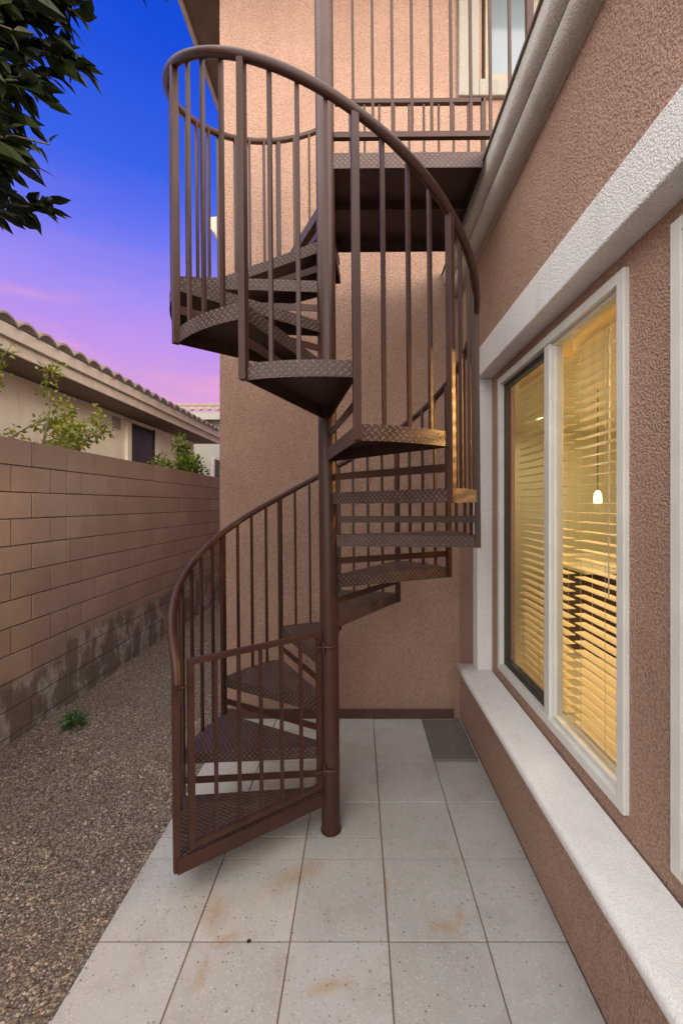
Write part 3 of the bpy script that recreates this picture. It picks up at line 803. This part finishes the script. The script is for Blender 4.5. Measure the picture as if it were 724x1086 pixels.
# ------------------------------------------------------------------ trees and shrubs
def tree(name, base, label, cat, limbs, leafmat, nleaf, L, spread, seed, trunk_r, group=None, seeds=0, droop=0.0, keep=None, clusters=None, wide=1.0, extra=()):
    keep = keep or (lambda p: True)
    rr = random.Random(seed)
    root = empty(name, base, label=label, cat=cat, group=group)
    g = MB(); tips = []
    def grow(p, d, length, r, depth):
        pts = [Vector(p)]; rad = [r]; d = Vector(d).normalized(); n = 5
        for k in range(n):
            d = (d + Vector((rr.uniform(-1,1), rr.uniform(-1,1), rr.uniform(-.6,.8)))*.16).normalized()
            q_ = pts[-1] + d*length/n
            if not keep(q_): break
            pts.append(q_); rad.append(r*(1 - .6*(k+1)/n))
        if len(pts) < 3: return
        n = len(pts) - 1
        g.tube(pts, rad, 7)
        if depth >= 1: tips.extend([(pts[i], d) for i in range(2, n+1)])
        if depth < 3:
            for k in range(rr.randint(2, 4)):
                i = rr.randint(2, n); dd = (d + Vector((rr.uniform(-1,1), rr.uniform(-1,1), rr.uniform(-.5,.7)))*.9)
                grow(pts[i], dd, length*rr.uniform(.45, .7), rad[i]*.7, depth + 1)
    for (p, d, ln, r, dep) in limbs: grow(p, d, ln, r, dep)
    g.build('trunk', M['bark'], root)
    lf = MB(); sd = MB()
    for k in range(nleaf):
        p, d = rr.choice(tips)
        off = Vector((rr.gauss(0,1), rr.gauss(0,1), rr.gauss(0,1)))*spread
        dd = (off.normalized() + d*.5 + Vector((0,0,-droop)) + Vector((rr.uniform(-.4,.4),)*3))
        if not keep(p + off + dd.normalized()*L*.7): continue
        add_leaf(lf, p + off, dd, L*rr.uniform(.6, 1.2), L*wide*rr.uniform(.3, .45), rr.uniform(-1, 1), .2, rr.uniform(.05, .3))
    for k in range(seeds):
        p, d = rr.choice(tips); off = Vector((rr.gauss(0,1), rr.gauss(0,1), rr.gauss(0,1)))*spread*.8
        if not keep(p + off): continue
        for j in range(28):
            o2 = Vector((rr.gauss(0,1), rr.gauss(0,1), rr.gauss(0,1)))*.022
            add_leaf(sd, p + off + o2, o2, .010, .007, 0)
    if clusters:
        tw = MB(); (bx0, bx1), (by0, by1), (bz0, bz1), cnt, per = clusters; made = 0
        while made < cnt:
            c = Vector((rr.uniform(bx0, bx1), rr.uniform(by0, by1), rr.uniform(bz0, bz1)))
            if not keep(c + Vector((.02, 0, 0))): continue
            made += 1
            out = (Vector((c.x, c.y, 0)).normalized() + Vector((0, 0, rr.uniform(-.7, .3)))).normalized()
            b0 = c - out*rr.uniform(.22, .4) + Vector((rr.uniform(-.1,.1), rr.uniform(-.1,.1), rr.uniform(-.02,.12)))
            tw.tube([b0, (b0 + c)/2 + Vector((0,0,.02)), c], [.006, .004, .0025], 6)
            for k in range(per):
                t_ = rr.random(); p = b0.lerp(c, t_)
                d_ = out + Vector((rr.uniform(-1,1), rr.uniform(-1,1), rr.uniform(-1.1,.5)))*.9
                ll = L*rr.uniform(.5, 1.25)
                if not keep(p + d_.normalized()*ll*.9): continue
                add_leaf(lf, p + d_.normalized()*.01, d_, ll, ll*rr.uniform(.36, .52), rr.uniform(-1.2, 1.2), rr.uniform(.1, .4), rr.uniform(.05, .4))
        for e in extra:
            e = Vector(e); tw.tube([e + Vector((-.35, 0, .16)), e], [.005, .0025], 6)
            for k in range(9):
                p = e + Vector((-.35, 0, .16))*rr.random(); d_ = Vector((rr.uniform(-.3, 1), rr.uniform(-.8, .8), rr.uniform(-.9, .4)))
                add_leaf(lf, p, d_, L*rr.uniform(.6, 1), L*rr.uniform(.25, .4), rr.uniform(-1, 1))
        tw.build('twigs', M['bark'], root)
    lf.build('crown', leafmat, root)
    if seeds: sd.build('seed_heads', M['seed'], root)
    return root
def crown_edge(p):
    # ragged outline of the crown, metres from the trunk foot
    P = ((2.90, -1.36), (2.95, -1.24), (3.00, -1.16), (3.05, -1.10), (3.11, -1.10), (3.19, -1.15), (3.26, -1.22), (3.32, -1.18), (3.38, -1.20), (3.43, -1.14), (3.47, -.98), (3.60, -.95), (3.72, -1.0), (4.2, -1.0), (6, -.95))
    z = p[2] - .02; x = p[0] - 2.35
    if x < -1.9: return True
    if z < P[0][0]: return False
    for (a, xa), (b, xb) in zip(P, P[1:]):
        if a <= z <= b: return x < (xa + (xb - xa)*(z - a)/(b - a))*(1.6 + p[1])/1.6
    return True
tree('overhanging_tree', (-2.35, 1.6, -.02), 'dark leafy tree whose branches hang into the sky at upper left', 'tree',
     [((0,0,0), (.0,.02,1), 2.9, .07, 2), ((.0,0,2.5), (1,.0,.42), 1.05, .03, 2), ((0,0,2.7), (1,-.05,.62), 1.10, .03, 2), ((0,0,2.8), (1,.05,.85), 1.35, .03, 2), ((0,.0,2.8), (.1,.2,1), 1.3, .04, 1), ((.05,0,2.8), (.9,.0,1.15), 1.6, .03, 2), ((.05,0,2.8), (-.7,.0,1.0), 1.2, .03, 1)],
     M['leaf_dark'], 3500, .098, .06, 11, .07, seeds=170, droop=.35, keep=crown_edge, clusters=((.5, 1.5), (-.28, .22), (2.9, 4.2), 240, 20), extra=((1.45, 0, 3.80), (1.58, .02, 3.77), (1.28, -.03, 3.66), (1.24, .0, 3.58), (1.30, .03, 3.74)))
tree('small_tree', (-3.3, 3.75, -.1), 'thin yellow-green small tree rising behind the left end of the block wall', 'tree',
     [((0,0,0), (.0,.05,1), 2.8, .03, 3), ((0,0,2.35), (.15,.8,.6), .8, .012, 1), ((0,0,2.3), (.3,.9,.2), .9, .012, 1), ((0,0,2.6), (.0,.2,1), .7, .012, 1), ((0,0,2.2), (.4,.6,.4), .7, .010, 1), ((0,0,2.3), (.1,1,.35), .8, .010, 1)],
     M['leaf_yellow'], 1500, .06, .034, 5, .03, wide=1.5, keep=lambda p: p[1] < 1.12 and p[2] < 3.42 and -.6 < p[0] < .55)
tree('shrub', (-3.45, 8.1, -.2), 'round bright green shrub showing above the block wall near the house corner', 'shrub',
     [((0,0,0), (0,0,1), 2.4, .03, 3)] + [((0,0,2.2), (math.cos(a), math.sin(a), .8), .5, .012, 1) for a in (0, 1.3, 2.6, 3.9, 5.2)] + [((0,0,2.4), (.05,.1,1), .5, .012, 1)],
     M['leaf_green'], 2300, .085, .05, 9, .03, wide=1.4)

# ------------------------------------------------------------------ sky, sun, camera
wd = bpy.data.worlds.new("World"); sc.world = wd; wd.use_nodes = True
nt = wd.node_tree; N_ = nt.nodes; L_ = nt.links; bg = N_['Background']
SUN_EL, SUN_AZ = R(15), R(148)      # azimuth measured from +Y clockwise
tc = N_.new('ShaderNodeTexCoord'); sp = N_.new('ShaderNodeSeparateXYZ'); L_.new(tc.outputs['Generated'], sp.inputs[0])
def wm(op, a, b=None, clamp=False):
    n = N_.new('ShaderNodeMath'); n.operation = op; n.use_clamp = clamp
    for i, v in enumerate((a, b)):
        if v is None: continue
        if isinstance(v, (int, float)): n.inputs[i].default_value = v
        else: L_.new(v, n.inputs[i])
    return n.outputs[0]
def wmix(f, a, b, mode='MIX'):
    n = N_.new('ShaderNodeMix'); n.data_type = 'RGBA'; n.blend_type = mode
    for i, v in ((0, f), (6, a), (7, b)):
        if isinstance(v, (int, float)): n.inputs[i].default_value = v
        elif isinstance(v, tuple): n.inputs[i].default_value = v + (1,)
        else: L_.new(v, n.inputs[i])
    return n.outputs[2]
ramp = N_.new('ShaderNodeValToRGB'); cr = ramp.color_ramp
stops = [(0, (.80,.42,.55)), (.13, (.80,.42,.62)), (.21, (.76,.38,.68)), (.31, (.55,.31,.85)), (.40, (.36,.27,.90)), (.50, (.14,.18,.88)), (.58, (.045,.125,.82)), (.72, (.008,.075,.70)), (1, (.006,.05,.5))]
while len(cr.elements) < len(stops): cr.elements.new(.5)
for e, (p, c) in zip(cr.elements, stops): e.position = p; e.color = c + (1,)
mp = N_.new('ShaderNodeMapping'); L_.new(tc.outputs['Generated'], mp.inputs[0]); mp.inputs['Scale'].default_value = (1.6, 1.6, 9)
cn = N_.new('ShaderNodeTexNoise'); L_.new(mp.outputs[0], cn.inputs['Vector']); cn.inputs['Scale'].default_value = 2.2; cn.inputs['Detail'].default_value = 5
zj = wm('ADD', sp.outputs[2], wm('MULTIPLY', wm('SUBTRACT', cn.outputs[0], .5), .06))
L_.new(zj, ramp.inputs[0])
cl = wm('MULTIPLY', wm('MULTIPLY', wm('SUBTRACT', cn.outputs[0], .52), 5, True), wm('MULTIPLY', wm('SUBTRACT', 1, wm('MULTIPLY', sp.outputs[2], 1.8), True), 1.4), True)
dusk = wmix(wm('MULTIPLY', cl, .85), ramp.outputs[0], (.90, .40, .60))
sky = N_.new('ShaderNodeTexSky'); sky.sky_type = 'NISHITA'; sky.sun_disc = False; sky.sun_elevation = SUN_EL; sky.sun_rotation = SUN_AZ; sky.air_density = 1.0; sky.dust_density = 3.0
nish = wmix(1.0, sky.outputs[0], (.10, .092, .085), 'MULTIPLY')
sky_fill = wmix(1.0, nish, (2.85, 2.68, 2.55), 'ADD')      # even fill added to the unseen sky overhead and behind, to brighten the scene
f = wm('MULTIPLY', wm('SUBTRACT', sp.outputs[1], .12), 3.2, True)
L_.new(wmix(f, sky_fill, dusk), bg.inputs[0]); bg.inputs[1].default_value = 1.0

sl = bpy.data.lights.new('sun', 'SUN'); sl.energy = 1.9; sl.angle = R(22); sl.color = (1, .87, .72)
so = bpy.data.objects.new('sun', sl); col.objects.link(so)
sd_ = Vector((math.sin(SUN_AZ)*math.cos(SUN_EL), math.cos(SUN_AZ)*math.cos(SUN_EL), math.sin(SUN_EL)))
so.rotation_euler = sd_.to_track_quat('Z', 'Y').to_euler()

cam = bpy.data.cameras.new('camera'); cam.sensor_fit = 'VERTICAL'; cam.sensor_height = 36; cam.sensor_width = 24
cam.lens = 448/1086*36; cam.shift_x = -18/1086; cam.shift_y = -8/1086; cam.clip_start = .05; cam.clip_end = 2000
co = bpy.data.objects.new('camera', cam); co.location = (0, 0, 1.8); co.rotation_euler = (R(90), 0, 0); col.objects.link(co); sc.camera = co
sc.view_settings.view_transform = 'Standard'; sc.view_settings.look = 'None'; sc.view_settings.exposure = 0
sc.render.engine = 'CYCLES'; sc.cycles.max_bounces = 8; sc.cycles.transparent_max_bounces = 12
